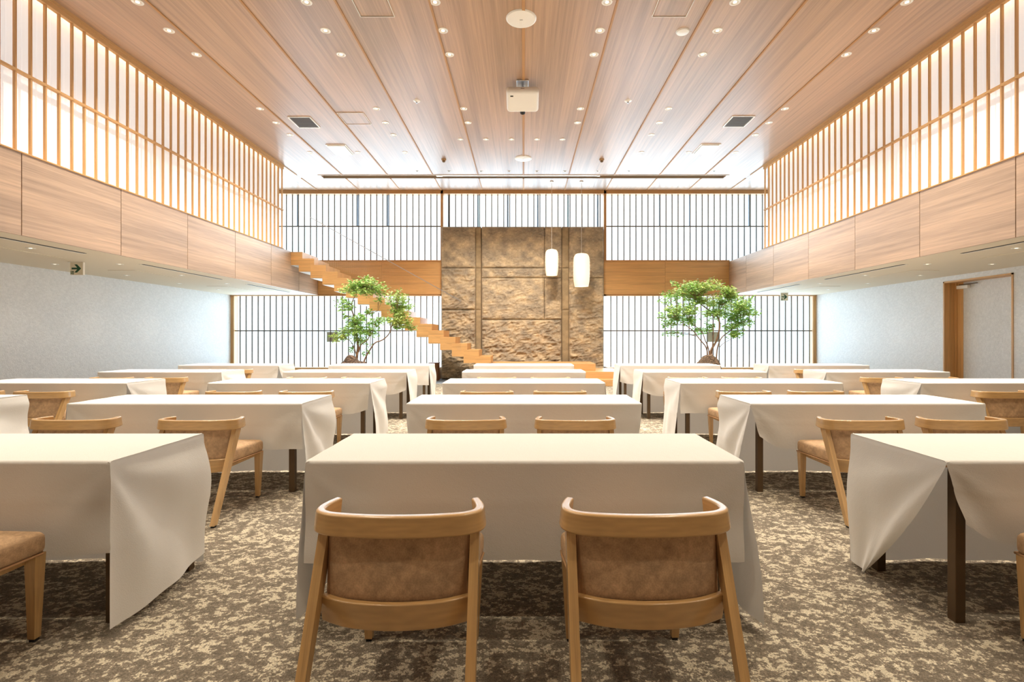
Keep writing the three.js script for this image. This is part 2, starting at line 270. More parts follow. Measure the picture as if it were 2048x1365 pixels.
// long side screens above the balconies, lit by warm strips top and bottom
function sideWindow(name, label, s) {
  const g = struct(name, label), Y0 = FTOP + 0.02, YM = 4.36, Y1 = CEIL - 0.10, XP = s * (XF + 0.13), XB = s * (XF + 0.022), n = 90, p = 0.19, zEnd = -ZLAT;
  part('backing', bx(Math.min(s * (XF + 0.14), s * (XF + 0.25)), Math.max(s * (XF + 0.14), s * (XF + 0.25)), FTOP, CEIL, zEnd, -REAR, 'z'), M_white, g);
  for (let k = 0; k < n; k++) { const z = zEnd + 0.03 + (k + 0.5) * p; for (const [a, b] of [[Y0 - 0.02, YM], [YM, Y1 + 0.08]]) { const m = part('pane', paneBox(0.008, b - a, p - 0.001), M_side, g); m.position.set(XP, (a + b) / 2, z); } }
  for (let k = 0; k <= n; k++) { const m = part('lattice_bar', paneBox(0.032, Y1 - Y0 + 0.02, 0.021), M_lattice, g); m.position.set(XB, (Y0 + Y1) / 2, zEnd + 0.03 + k * p); }
  const L = n * p + 0.05, zc = zEnd + L / 2;
  const rail = (y, h, d) => { const m = part('lattice_rail', paneBox(d, h, L), M_lattice, g); m.position.set(XB, y, zc); };
  rail(YM, 0.03, 0.05); rail(Y1 + 0.03, 0.06, 0.06); rail(CEIL - 0.02, 0.04, 0.09); rail(FTOP + 0.008, 0.016, 0.07);
  const strip = (y) => { const m = part('light_strip', paneBox(0.02, 0.01, L), M_led, g); m.position.set(s * (XF + 0.085), y, zc); };
  strip(FTOP + 0.006); strip(CEIL - 0.025);
  const a = rectLight(0.03, L, C_STRIP, STRIP_LIGHT, [s * (XF + 0.085), FTOP + 0.016, zc], Math.PI / 2, 0); a.name = 'strip_light';
  const b = rectLight(0.03, L, C_STRIP, STRIP_LIGHT, [s * (XF + 0.085), CEIL - 0.035, zc], -Math.PI / 2, 0); b.name = 'strip_light';
  const c = rectLight(L, Y1 - Y0, C_SIDE, SIDE_LIGHT, [s * (XF + 0.12), (Y0 + Y1) / 2, zc], 0, s < 0 ? -Math.PI / 2 : Math.PI / 2); c.name = 'screen_light';
}
sideWindow('window_6', 'long backlit paper screen over the balcony where the staircase starts', -1);
sideWindow('window_7', 'long backlit paper screen over the balcony on the door side', 1);

// door in the right wall
{ const d = struct('door_1', 'recessed fabric-covered door with wooden frame and closer');
  const xd = XW + 0.24;
  part('door_leaf', bx(xd, xd + 0.05, 0.01, DTOP - 0.03, -DZ1 + 0.03, -DZ0 - 0.03, 'y'), M_wall, d);
  part('frame', bx(XW - 0.012, XW + 0.3, 0, DTOP, -DZ1, -DZ1 + 0.03, 'y'), M_oak, d);
  part('frame', bx(XW - 0.012, XW + 0.3, 0, DTOP, -DZ0 - 0.03, -DZ0, 'y'), M_oak, d);
  part('frame', bx(XW - 0.012, XW + 0.3, DTOP - 0.03, DTOP, -DZ1, -DZ0, 'z'), M_oak, d);
  part('door_stop', bx(xd - 0.03, xd, 0.01, DTOP - 0.03, -DZ1 + 0.03, -DZ1 + 0.06, 'y'), M_oak, d);
  part('jamb_reflection_strip', bx(xd - 0.006, xd, 0.01, DTOP - 0.03, -DZ1 + 0.06, -DZ1 + 0.19, 'y'), M_oak, d);  // thin oak strip stands in for the brown reflection of the jamb
  part('door_closer', rbx(xd - 0.07, xd, DTOP - 0.16, DTOP - 0.09, -DZ1 + 0.1, -DZ1 + 0.36, 0.012, 'z'), M_whiteplastic, d);
  part('closer_arm', bx(xd - 0.05, xd - 0.035, DTOP - 0.085, DTOP - 0.07, -DZ1 + 0.14, -DZ1 + 0.55, 'z'), M_bronze, d);
  part('latch', rbx(xd - 0.03, xd, 1.09, 1.13, -DZ0 - 0.12, -DZ0 - 0.07, 0.008), M_black, d);
}
// exit signs
{ const cv = document.createElement('canvas'); cv.width = cv.height = 128; const x = cv.getContext('2d');
  x.fillStyle = '#ece3cc'; x.fillRect(0, 0, 128, 128); x.fillStyle = '#0d4a2c';
  x.fillRect(14, 55, 66, 18); x.beginPath(); x.moveTo(42, 22); x.lineTo(70, 22); x.lineTo(112, 64); x.lineTo(70, 106); x.lineTo(42, 106); x.lineTo(80, 64); x.closePath(); x.fill();
  x.fillRect(3, 92, 34, 33); x.fillStyle = '#ece3cc'; x.fillRect(8, 97, 12, 28); x.fillStyle = '#0d4a2c'; x.fillRect(12, 102, 5, 20); x.fillStyle = '#ece3cc'; x.fillRect(26, 100, 5, 5); x.fillRect(24, 107, 9, 4); x.fillRect(26, 111, 4, 12);
  const tx = new THREE.CanvasTexture(cv); tx.colorSpace = THREE.SRGBColorSpace;
  const M_sign = std({ map: tx, roughness: 0.5 });
  for (const [s, d, label] of [[-1, 8.3, 'hanging exit sign with dark green arrow in front of the plain wallpaper wall'], [1, 14.2, 'hanging exit sign with green arrow in front of the paper window near the door wall']]) {
    const t = thing('exit_sign', label, 'sign', [s * 7.23, SOFF - 0.21, -d]);
    part('housing', rbx(-0.105, 0.105, 0, 0.21, -0.022, 0.018, 0.006), M_white, t);
    const f = new THREE.PlaneGeometry(0.2, 0.2); f.translate(0, 0.105, 0.0195); part('sign_face', f, M_sign, t);
    part('ceiling_bracket', bx(-0.13, 0.06, 0.205, 0.215, -0.03, 0.03), M_whiteplastic, t);
  } }

// ---------------------------------------------------------------- stone wall
{ const g = thing('stone_wall', 'tall rough split-face brown stone wall between the windows', 'wall'); g.userData.kind = 'structure';
  const sa = lattice(1024, 1024, 12, 16, 201), sb = lattice(1024, 1024, 40, 60, 202), sc2 = lattice(1024, 1024, 150, 150, 203);
  const T_stone = tex(1024, 1024, (i) => { const k = 0.8 + 0.2 * sa[i] + 0.16 * sb[i] + 0.14 * sc2[i], w = (sa[i] - 0.5) * 20; return [(158 + w) * k, (141 + w * 0.7) * k, (117 + w * 0.2) * k]; }); T_stone.repeat.set(1 / 2.2, 1 / 2.2);
  const M_stone = std({ map: T_stone, roughness: 0.92, bumpMap: bumpTex(512, [[30, 40, 211, 0.5], [90, 110, 212, 0.3], [200, 200, 213, 0.2]], 1.0), bumpScale: 0.012 });
  const T_strip = tex(512, 512, ((a, b) => (i) => { const k = 0.85 + 0.16 * a[i] + 0.12 * b[i]; return [150 * k, 130 * k, 100 * k]; })(lattice(512, 512, 8, 14, 221), lattice(512, 512, 120, 120, 222))); T_strip.repeat.set(1, 1);
  const M_strip = std({ map: T_strip, roughness: 0.85 });
  part('core', bx(-2.33, 2.30, 0, 4.34, -ZB + 0.02, -14.68, 'y'), std({ color: 0x6e5a42, roughness: 0.95 }), g);
  const NX = 256, r1 = lattice(NX, NX, 11, 13, 231), r2 = lattice(NX, NX, 23, 27, 232), r3 = lattice(NX, NX, 58, 60, 233);
  const smp = (a, x, y) => { x = ((x % NX) + NX) % NX; y = ((y % NX) + NX) % NX; const x0 = Math.floor(x), y0 = Math.floor(y), fx = x - x0, fy = y - y0, x1 = (x0 + 1) % NX, y1 = (y0 + 1) % NX; return lerp(lerp(a[y0 * NX + x0], a[y0 * NX + x1], fx), lerp(a[y1 * NX + x0], a[y1 * NX + x1], fx), fy); };
  const relief = (x, y, rough) => { const u = x * 78 + y * 30, v = y * 120 - x * 18; const w = smp(r1, u * 0.7, v * 0.7) * 12, a = 1 - Math.abs(2 * smp(r1, u + w, v - w) - 1), b = 1 - Math.abs(2 * smp(r2, u * 1.1 + w, v * 1.2) - 1), c = smp(r3, u * 1.3, v * 1.3); return rough * (0.036 * a * a + 0.034 * b * b + 0.016 * c); };
  function slab(px0, px1, py0, py1, rough) {
    const d = 14.6, a = at(px0, py0, d), b = at(px1, py1, d), w = b.x - a.x - 0.008, h = a.y - b.y - 0.008, nx = Math.max(4, Math.round(w / 0.02)), ny = Math.max(4, Math.round(h / 0.02));
    const front = grid(nx, ny, (u, v, o) => { const x = a.x + 0.004 + u * w, y = b.y + 0.004 + v * h, e = Math.min(1, Math.min(u * w, (1 - u) * w, v * h, (1 - v) * h) / 0.03); return o.set(x, y, -d - 0.045 + e * 0.02 + (rough ? e * relief(x, y, rough) : 0)); }, (u, v) => [a.x + u * w, b.y + v * h]);
    const side = bx(a.x + 0.004, a.x + 0.004 + w, b.y + 0.004, b.y + 0.004 + h, -14.75, -d - 0.046, 'y');
    part(rough ? 'stone_slab' : 'smooth_strip', merge([front, side]), rough ? M_stone : M_strip, g);
  }
  slab(882, 951, 453, 536, 0.55); slab(882, 951, 536, 620, 1.15); slab(882, 951, 620, 759, 1.2);
  for (const [y0, y1] of [[453, 536], [536, 620], [620, 759]]) { slab(951, 962, y0, y1, 0); slab(1124, 1138, y0, y1, 0); }
  slab(963, 1089, 453, 536, 0.6); slab(1089, 1123.5, 453, 536, 0.35); slab(963, 1123.5, 536, 556, 0.7); slab(963, 1089, 556, 640, 0.7); slab(1089, 1123.5, 556, 640, 0.6); slab(963, 1123.5, 640, 759, 1.2);
  slab(1138, 1208, 453, 556, 0.7); slab(1138, 1208, 556, 759, 1.05);
}
// ---------------------------------------------------------------- staircase and platform
{ const t = thing('staircase', 'folded wooden staircase with glass rail descending from the balcony to the platform', 'staircase', [-5.96, 0, -13.1]);
  const n = 17, run = 0.3012, rise = 0.1674, T0 = 3.39, s = 0.09, wide = 1.0;
  const M_under = std({ color: 0xe9e4da, roughness: 0.6 });
  for (let i = 0; i < n; i++) {
    const x = i * run, T = T0 - i * rise, x0 = i ? x - s : x, sh = new THREE.Shape(), low = i === n - 1 ? T - rise * 1.1 : T - 2 * rise;
    sh.moveTo(x0, T); sh.lineTo(x + run, T); sh.lineTo(x + run, T - rise + 0.003); sh.lineTo(x + run - s, T - rise + 0.003); sh.lineTo(x + run - s, low + 0.003); sh.lineTo(x0 + (i ? 0 : 0), low + 0.003); sh.closePath();
    const g = new THREE.ExtrudeGeometry(sh, { depth: wide, bevelEnabled: true, bevelThickness: 0.003, bevelSize: 0.002, bevelSegments: 1 }); g.translate(0, 0, -wide); grainUV(g, 'x', i * 0.37, i * 0.21);
    const p = part('step', g, M_oak, t);
    if (i < n - 1) part('underside', bx(x0 + 0.01, x + run - s - 0.01, low - 0.006, low + 0.001, -wide + 0.01, -0.01), M_under, p);
  }
  const M_glass = phys({ color: 0xffffff, transmission: 1, thickness: 0, roughness: 0.02, ior: 1.5 });
  for (const z of [0.012]) {
    const xe = (923 - VX) * 13.1 / FOCAL + 5.96, y = (x) => T0 - (x / run - 1) * rise, pts = [0.5, xe * 0.34, xe * 0.67, xe];
    for (let k = 0; k < 3; k++) { const a = pts[k] + 0.006, b = pts[k + 1] - 0.006, sh = new THREE.Shape(); sh.moveTo(a, y(a) - 0.28); sh.lineTo(b, y(b) - 0.28); sh.lineTo(b, y(b) + 1.0); sh.lineTo(a, y(a) + 1.0); sh.closePath(); const g = new THREE.ShapeGeometry(sh); g.translate(0, 0, z); part('glass_panel', g, M_glass, t);
      const rail = bar([a, y(a) + 1.0, z], [b, y(b) + 1.0, z], 0.014, 0.014, 0.014, 0.014); const q = new THREE.Vector3(b - a, y(b) - y(a), 0), L = q.length(); const gg = bx(-L / 2, L / 2, -0.008, 0.008, -0.008, 0.008); gg.rotateZ(Math.atan2(q.y, q.x)); gg.translate((a + b) / 2, (y(a) + y(b)) / 2 + 1.0, z); part('glass_edge', gg, M_steel, t); rail.dispose(); }
  } }
{ const t = thing('platform', 'tiered wooden platform at the foot of the stone wall', 'platform', [0, 0, 0]);
  part('tier', rbx(-1.25, 2.62, 0, 0.165, -14.42, -12.6, 0.006, 'x'), M_oak, t); part('tier', rbx(-1.25, 2.5, 0.165, 0.338, -14.42, -12.92, 0.006, 'x', 0.4), M_oak, t); part('tier', rbx(-1.25, 1.86, 0.338, 0.525, -14.42, -13.2, 0.006, 'x', 0.9), M_oak, t); }
{ const t = thing('wooden_pedestal', 'small dark brown wooden box standing between the window and the stone wall', 'pedestal', [-2.5, 0, -14.35]);
  part('body', rbx(-0.13, 0.13, 0, 0.48, -0.13, 0.13, 0.006, 'y'), std({ map: T_oak, color: 0x9a7a62, roughness: 0.5 }), t); part('top', rbx(-0.14, 0.14, 0.48, 0.5, -0.14, 0.14, 0.006), std({ map: T_oak, color: 0x9a7a62, roughness: 0.5 }), t); }
for (const [px, label] of [[665, 'grey square plate on the paper window behind the leafy tree'], [1425.5, 'grey square plate on the paper window behind the wide spreading tree']]) {
  const p = at(px, 674.5, ZB + 0.02), t = thing('window_plate', label, 'plate', [p.x, p.y, p.z]);
  part('plate', rbx(-0.17, 0.17, -0.145, 0.145, -0.012, 0.0, 0.004), std({ color: 0xb4b6a4, roughness: 0.6 }), t); part('rim', bx(-0.175, 0.175, 0.13, 0.15, -0.015, 0.006), M_steel, t); }

// ---------------------------------------------------------------- paper pendant lamps
function pendant(px, py0, py1, wpx, label) {
  const d = 14.0, top = at(px, py0, d), bot = at(px, py1, d), h = top.y - bot.y, r = wpx * d / FOCAL / 2, t = thing('pendant_lamp', label, 'lamp', [top.x, bot.y, -d]);
  const prof = [[0.06, h - 0.002], [r * 0.62, h - 0.004], [r * 0.82, h * 0.955], [r * 0.95, h * 0.86], [r, h * 0.68], [r, h * 0.4], [r * 0.97, h * 0.2], [r * 0.9, h * 0.08], [r * 0.84, 0], [r * 0.8, 0.004]].map(([x, y]) => new THREE.Vector2(x, y));
  const cur = new THREE.SplineCurve(prof).getPoints(60).map((p, i) => new THREE.Vector2(p.x + 0.0022 * Math.sin(i * 2.1), p.y));
  const M_shade = std({ color: 0xfff6e6, roughness: 0.9, side: THREE.DoubleSide, emissive: new THREE.Color().setRGB(1, 0.84, 0.62), emissiveIntensity: 0.22 });
  part('paper_shade', new THREE.LatheGeometry(cur, 40), M_shade, t);
  const cap = new THREE.CylinderGeometry(0.065, 0.065, 0.02, 20); cap.translate(0, h + 0.002, 0); part('top_cap', cap, M_whiteplastic, t);
  const len = CEIL - bot.y - h, c = new THREE.CylinderGeometry(0.004, 0.004, len, 6); c.translate(0, h + len / 2, 0); part('cord', c, M_whiteplastic, t);
  const cn = new THREE.CylinderGeometry(0.05, 0.05, 0.02, 20); cn.translate(0, CEIL - bot.y - 0.012, 0); part('ceiling_rose', cn, M_whiteplastic, t);
  const b = new THREE.SphereGeometry(0.05, 16, 12); b.translate(0, h * 0.5, 0); part('bulb', b, M_lamp, t);
  const l = new THREE.PointLight(C_WARM, 0.7); l.position.set(top.x, bot.y + h * 0.5, -d); l.castShadow = true; scene.add(l);
}
pendant(1103.5, 500, 551, 26.5, 'smaller paper lantern hanging in front of the stone wall'); pendant(1163, 508, 573, 33, 'larger paper lantern hanging in front of the stone wall');

// ---------------------------------------------------------------- ceiling fittings
const ringGeo = new THREE.LatheGeometry([[0.040, 0.004], [0.044, -0.004], [0.058, -0.008], [0.068, -0.004], [0.070, 0.002]].map(([x, y]) => new THREE.Vector2(x, y)), 28);
const bowlGeo = new THREE.LatheGeometry([[0.012, 0.003], [0.03, 0.001], [0.041, -0.003]].map(([x, y]) => new THREE.Vector2(x, y)), 24), lampGeo = new THREE.CylinderGeometry(0.024, 0.024, 0.006, 20);
function downlight(x, y, d, k, label, group, power, lit = true, angle = 0.95, hue = C_WARM) {
  const t = thing('downlight', label, 'downlight', [x, y, -d], 0, group); t.scale.setScalar(k);
  part('trim_ring', ringGeo, M_whiteplastic, t); part('reflector', bowlGeo, M_reflector, t); const m = part('lamp', lampGeo, lit ? M_lamp : M_black, t); m.position.y = -0.001;
  if (power) { const l = new THREE.SpotLight(hue, power, 0, angle, 0.7, 2); l.position.set(x, y - 0.03, -d); l.target.position.set(x, 0, -d); l.castShadow = true; l.shadow.radius = 2; scene.add(l); scene.add(l.target); }
}
const onCeil = (px, py) => { const d = (CEIL - EYE) * FOCAL / (VY - py); return [(px - VX) * d / FOCAL, d]; };
const ORD = ['first', 'second', 'third', 'fourth', 'fifth', 'sixth', 'seventh', 'eighth', 'ninth', 'tenth'];
const GRP = 'downlights in the wood ceiling', side = (x) => (x < 0 ? 'staircase side' : 'door side');
const ROWS = [[305, [620, 716, 810, 1283, 1377, 1471]], [270, [580, 787, 1303, 1511]], [245.5, [552, 771, 936, 1155, 1319, 1538]], [217.5, [520, 753, 927, 1161, 1337, 1570]], [109, [393, 682, 899, 1188, 1405, 1693]], [61, [338, 651, 886, 1200, 1435, 1748]], [4, [275, 613, 870, 1214, 1470, 1814]]];
ROWS.forEach(([py, xs], r) => xs.forEach((px) => { const [x, d] = onCeil(px, py); downlight(x, CEIL, d, 1, `recessed downlight, ${ORD[r]} row from screen slot, ${ORD[Math.floor(Math.abs(x) / 1.19)]} board from middle rail, ${side(x)}`, GRP, SPOT); }));
[4.6, 2.6, 0.5].forEach((d, r) => { for (const x of [-4.2, -2.1, 2.1, 4.2]) downlight(x, CEIL, d, 1, `recessed downlight, ${ORD[r + 7]} row from screen slot, ${ORD[Math.floor(Math.abs(x) / 1.19)]} board from middle rail, ${side(x)}`, GRP, SPOT * 0.85, true, 0.95, C_WARMER); });
[921, 972, 1023, 1074, 1125].forEach((px, k) => { const [x, d] = onCeil(px, 279); downlight(x, CEIL, d, 0.9, `recessed spotlight aimed at stone wall, ${ORD[k]} of five from the staircase side`, 'spotlights aimed at the stone wall', 0);
  const l = new THREE.SpotLight(C_WARM, 26, 0, 0.5, 0.8, 2); l.position.set(x, CEIL - 0.03, -d); l.target.position.set(x * 1.5, 1.6, -14.6); l.castShadow = true; scene.add(l); scene.add(l.target); });
[834, 898, 962, 1018, 1074, 1130, 1195, 1258, 1428].forEach((px, k) => { const [x, d] = onCeil(px, 342.5); downlight(x, CEIL, d, 0.75, `small unlit round fitting beside screen slot, ${ORD[k]} from the staircase side`, 'small fittings beside the screen slot', 0, false); });
for (const s of [-1, 1]) [13.1, 11.6, 10.07, 8.52, 6.98, 5.43].forEach((z, k) => { for (const x of [6.72, 7.8]) downlight(s * x, SOFF, z, 0.8, `soffit downlight, ${ORD[k]} from the back window, ${x < 7 ? 'balcony-edge' : 'wall'} row, ${side(s)}`, s < 0 ? 'soffit downlights on the staircase side' : 'soffit downlights on the door side', SOFFIT_SPOT, true, 0.9); });
function disc(name, px, py, r, label, cat) { const [x, d] = onCeil(px, py), t = thing(name, label, cat, [x, CEIL, -d]); const g = new THREE.LatheGeometry([[0.001, -0.02], [r * 0.9, -0.018], [r * 0.97, -0.012], [r, 0.002]].map(([a, b]) => new THREE.Vector2(a, b)), 48); part('grille', g, M_whiteplastic, t); const k = new THREE.TorusGeometry(r * 0.99, 0.006, 8, 48); k.rotateX(Math.PI / 2); part('rim', k, M_whiteplastic, t); if (r > 0.15) part('badge', bx(-0.02, 0.02, -0.0225, -0.019, -0.006, 0.006), M_steel, t); }
disc('ceiling_speaker', 1042.5, 37, 0.2, 'large round white ceiling speaker on the middle rail above the projector', 'speaker'); disc('ceiling_speaker', 1046.5, 317, 0.2, 'large round white ceiling speaker on the middle rail near the screen slot', 'speaker'); disc('ceiling_speaker', 1365.5, 63, 0.088, 'small round white ceiling speaker among downlights on the door side', 'speaker');
for (const [px, side] of [[833.5, 'staircase'], [1256, 'door']]) { const [x, d] = onCeil(px, 202); const t = thing('sprinkler', `round white sprinkler cover on the ceiling, ${side} side`, 'sprinkler', [x, CEIL, -d]); part('cover', new THREE.LatheGeometry([[0.001, -0.022], [0.02, -0.02], [0.024, -0.008], [0.06, -0.006], [0.068, 0.002]].map(([a, b]) => new THREE.Vector2(a, b)), 28), M_whiteplastic, t); part('nozzle', (() => { const g = new THREE.CylinderGeometry(0.012, 0.016, 0.03, 12); g.translate(0, -0.03, 0); return g; })(), M_steel, t); }
for (const [px, side] of [[887.5, 'staircase'], [1203.5, 'door']]) { const [x, d] = onCeil(px, 319); const t = thing('smoke_detector', `small brown detector on the ceiling, ${side} side`, 'detector', [x, CEIL, -d]); part('base', new THREE.LatheGeometry([[0.001, -0.03], [0.05, -0.028], [0.06, -0.01], [0.06, 0.001]].map(([a, b]) => new THREE.Vector2(a, b)), 24), std({ color: 0xa8865c, roughness: 0.6 }), t); part('sensor', new THREE.LatheGeometry([[0.001, -0.075], [0.03, -0.068], [0.038, -0.045], [0.03, -0.028]].map(([a, b]) => new THREE.Vector2(a, b)), 20), std({ color: 0x7d6242, roughness: 0.6 }), t); }
function ceilBox(name, px, py, w, l, label, cat, kind) {
  const [x, d] = onCeil(px, py), t = thing(name, label, cat, [x, CEIL, -d]);
  const e = 0.02, y0 = -0.012;
  const fr = kind === 'hatch' ? M_whiteplastic : M_whiteplastic, fw = kind === 'hatch' ? 0.008 : 0.025;
  for (const s of [-1, 1]) { part('frame_edge', bx(s * w / 2 - fw / 2, s * w / 2 + fw / 2, y0, 0.002, -l / 2, l / 2, 'z'), fr, t); part('frame_edge', bx(-w / 2, w / 2, y0, 0.002, s * l / 2 - fw / 2, s * l / 2 + fw / 2), fr, t); }
  if (kind === 'hatch') part('hatch_panel', bx(-w / 2 + e, w / 2 - e, -0.005, 0.001, -l / 2 + e, l / 2 - e, 'z', px * 0.1), M_laminate, t);
  if (kind === 'white') part('diffuser_plate', rbx(-w / 2 + e, w / 2 - e, -0.03, 0.001, -l / 2 + e, l / 2 - e, 0.005), M_whiteplastic, t);
  if (kind === 'grille') { part('dark_opening', bx(-w / 2 + e, w / 2 - e, -0.003, 0.001, -l / 2 + e, l / 2 - e), M_groove, t); for (let k = 0; k < 12; k++) { const g = bx(-w / 2 + e, w / 2 - e, -0.009, -0.004, -0.012, 0.008), z = -l / 2 + e + (k + 0.5) * (l - 2 * e) / 12; g.translate(0, 0, z); part('slat', g, M_bronze, t); } }
}
ceilBox('air_grille', 608.5, 244.5, 0.42, 0.5, 'square brown louvred air grille in the ceiling, staircase side', 'grille', 'grille'); ceilBox('air_grille', 1477, 243, 0.42, 0.5, 'square brown louvred air grille in the ceiling, door side', 'grille', 'grille');
ceilBox('air_diffuser', 680.5, 299, 0.42, 0.6, 'square white air diffuser plate in the ceiling, staircase side', 'diffuser', 'white'); ceilBox('air_diffuser', 1412.5, 298, 0.42, 0.6, 'square white air diffuser plate in the ceiling, door side', 'diffuser', 'white');
ceilBox('access_panel', 745, 10, 0.45, 0.46, 'wood access panel with thin white frame above, staircase side', 'hatch', 'hatch'); ceilBox('access_panel', 1348, 10, 0.45, 0.46, 'wood access panel with thin white frame above, door side', 'hatch', 'hatch'); ceilBox('access_panel', 709, 237, 0.5, 0.52, 'wood access panel next to the brown grille, framed in white', 'hatch', 'hatch');
// projector
{ const t = thing('projector', 'white ceiling projector tilted towards the screen slot', 'projector', [0, 0, 0]); t.position.set(-0.015, 5.245, -8.68);
  const body = new THREE.Group(); body.name = 'body'; body.rotation.x = -0.38; t.add(body);
  part('casing', new RoundedBoxGeometry(0.545, 0.135, 0.46, 4, 0.055), M_whiteplastic, body);
  const lens = new THREE.CylinderGeometry(0.045, 0.045, 0.05, 24); lens.rotateX(Math.PI / 2); lens.translate(0, -0.025, -0.24); part('lens', lens, M_black, body);
  part('sticker', bx(-0.205, -0.155, -0.069, -0.0665, 0.12, 0.145), M_black, body);
  part('port_slot', bx(-0.03, 0.03, -0.005, 0.005, 0.2295, 0.2315), M_bronze, body);
  const pole = new THREE.CylinderGeometry(0.03, 0.03, 0.17, 16); pole.translate(0, 0.125, 0.0); part('pole', pole, M_steel, t);
  part('bracket', rbx(-0.1, 0.1, 0.06, 0.09, -0.1, 0.1, 0.008), M_steel, t); part('ceiling_plate', rbx(-0.1, 0.1, 0.2, 0.2245, -0.12, 0.24, 0.006), M_steel, t);
}

// ---------------------------------------------------------------- rocks and trees
function rock(name, label, pos, rx, ry, rz, color, seed, group) {
  let g = new THREE.IcosahedronGeometry(1, 28); g.deleteAttribute('uv'); g.deleteAttribute('normal'); g = mergeVertices(g, 1e-4);
  srand(seed); const p = g.attributes.position, v = new THREE.Vector3(), bl = []; for (let k = 0; k < 26; k++) { bl.push([new THREE.Vector3(rr(-1, 1), rr(-0.2, 1), rr(-1, 1)).normalize(), rr(0.25, 0.6), rr(-0.16, 0.2)]); } const f2 = []; for (let k = 0; k < 120; k++) f2.push([new THREE.Vector3(rr(-1, 1), rr(-0.3, 1), rr(-1, 1)).normalize(), rr(0.06, 0.16), rr(-0.07, 0.06)]);
  for (let i = 0; i < p.count; i++) { v.fromBufferAttribute(p, i); let r = 1; const fx = Math.sign(v.x) * Math.abs(v.x) ** 0.75, fz = Math.sign(v.z) * Math.abs(v.z) ** 0.75; for (const [c, w, a] of bl) { const d = v.distanceTo(c); if (d < w) { const q = 1 - d / w; r += a * q * q * (3 - 2 * q); } } for (const [c, w, a] of f2) { const d = v.distanceTo(c); if (d < w) r += a * (1 - d / w); } p.setXYZ(i, fx * rx * r, Math.max(0, v.y * ry * r), fz * rz * r); }
  g.computeVertexNormals(); grainUV(g, 'x');
  const n1 = lattice(512, 512, 30, 30, seed + 1), n2 = lattice(512, 512, 120, 120, seed + 2), tx = tex(512, 512, (i) => { const k = 0.45 + 0.6 * n1[i] + 0.5 * n2[i]; return [color[0] * k, color[1] * k, color[2] * k]; });
  const bt = bumpTex(256, [[40, 40, seed + 3, 0.6], [100, 100, seed + 4, 0.4]], 0.6);
  return solo(name, g, std({ map: tx, roughness: 1, bumpMap: bt, bumpScale: 0.03 }), label, 'rock', pos, group);
}
rock('rock', 'dark lava rock at the foot of the tree beside the staircase', [(703 - VX) * 11.7 / FOCAL, 0, -11.7], 0.34, 0.72, 0.34, [104, 84, 70], 301);
rock('rock', 'tall brown rock at the foot of the wide spreading tree', [(1418 - VX) * 11.9 / FOCAL, 0, -11.9], 0.33, 0.8, 0.3, [122, 100, 80], 302);
rock('rock', 'low grey rock beside the tall brown rock', [(1464 - VX) * 11.2 / FOCAL, 0, -11.2], 0.3, 0.52, 0.28, [120, 118, 108], 303);
const leafGeo = (() => { const L = 0.075, W = 0.019; const p = [0, 0, 0, -W, 0.002, L * 0.42, 0, 0.006, L * 0.45, W, 0.002, L * 0.42, 0, -0.004, L]; const g = new THREE.BufferGeometry(); g.setAttribute('position', new THREE.Float32BufferAttribute(p, 3)); g.setIndex([0, 2, 1, 0, 3, 2, 1, 2, 4, 2, 3, 4]); g.computeVertexNormals(); return g; })();
const M_leaf = phys({ color: 0xffffff, roughness: 0.55, transmission: 0.35, thickness: 0, side: THREE.DoubleSide });
const barkA = lattice(256, 256, 30, 8, 311), M_bark = std({ map: (() => { const t = tex(256, 256, (i) => { const k = 0.7 + 0.5 * barkA[i]; return [150 * k, 118 * k, 92 * k]; }); return t; })(), roughness: 0.9 });
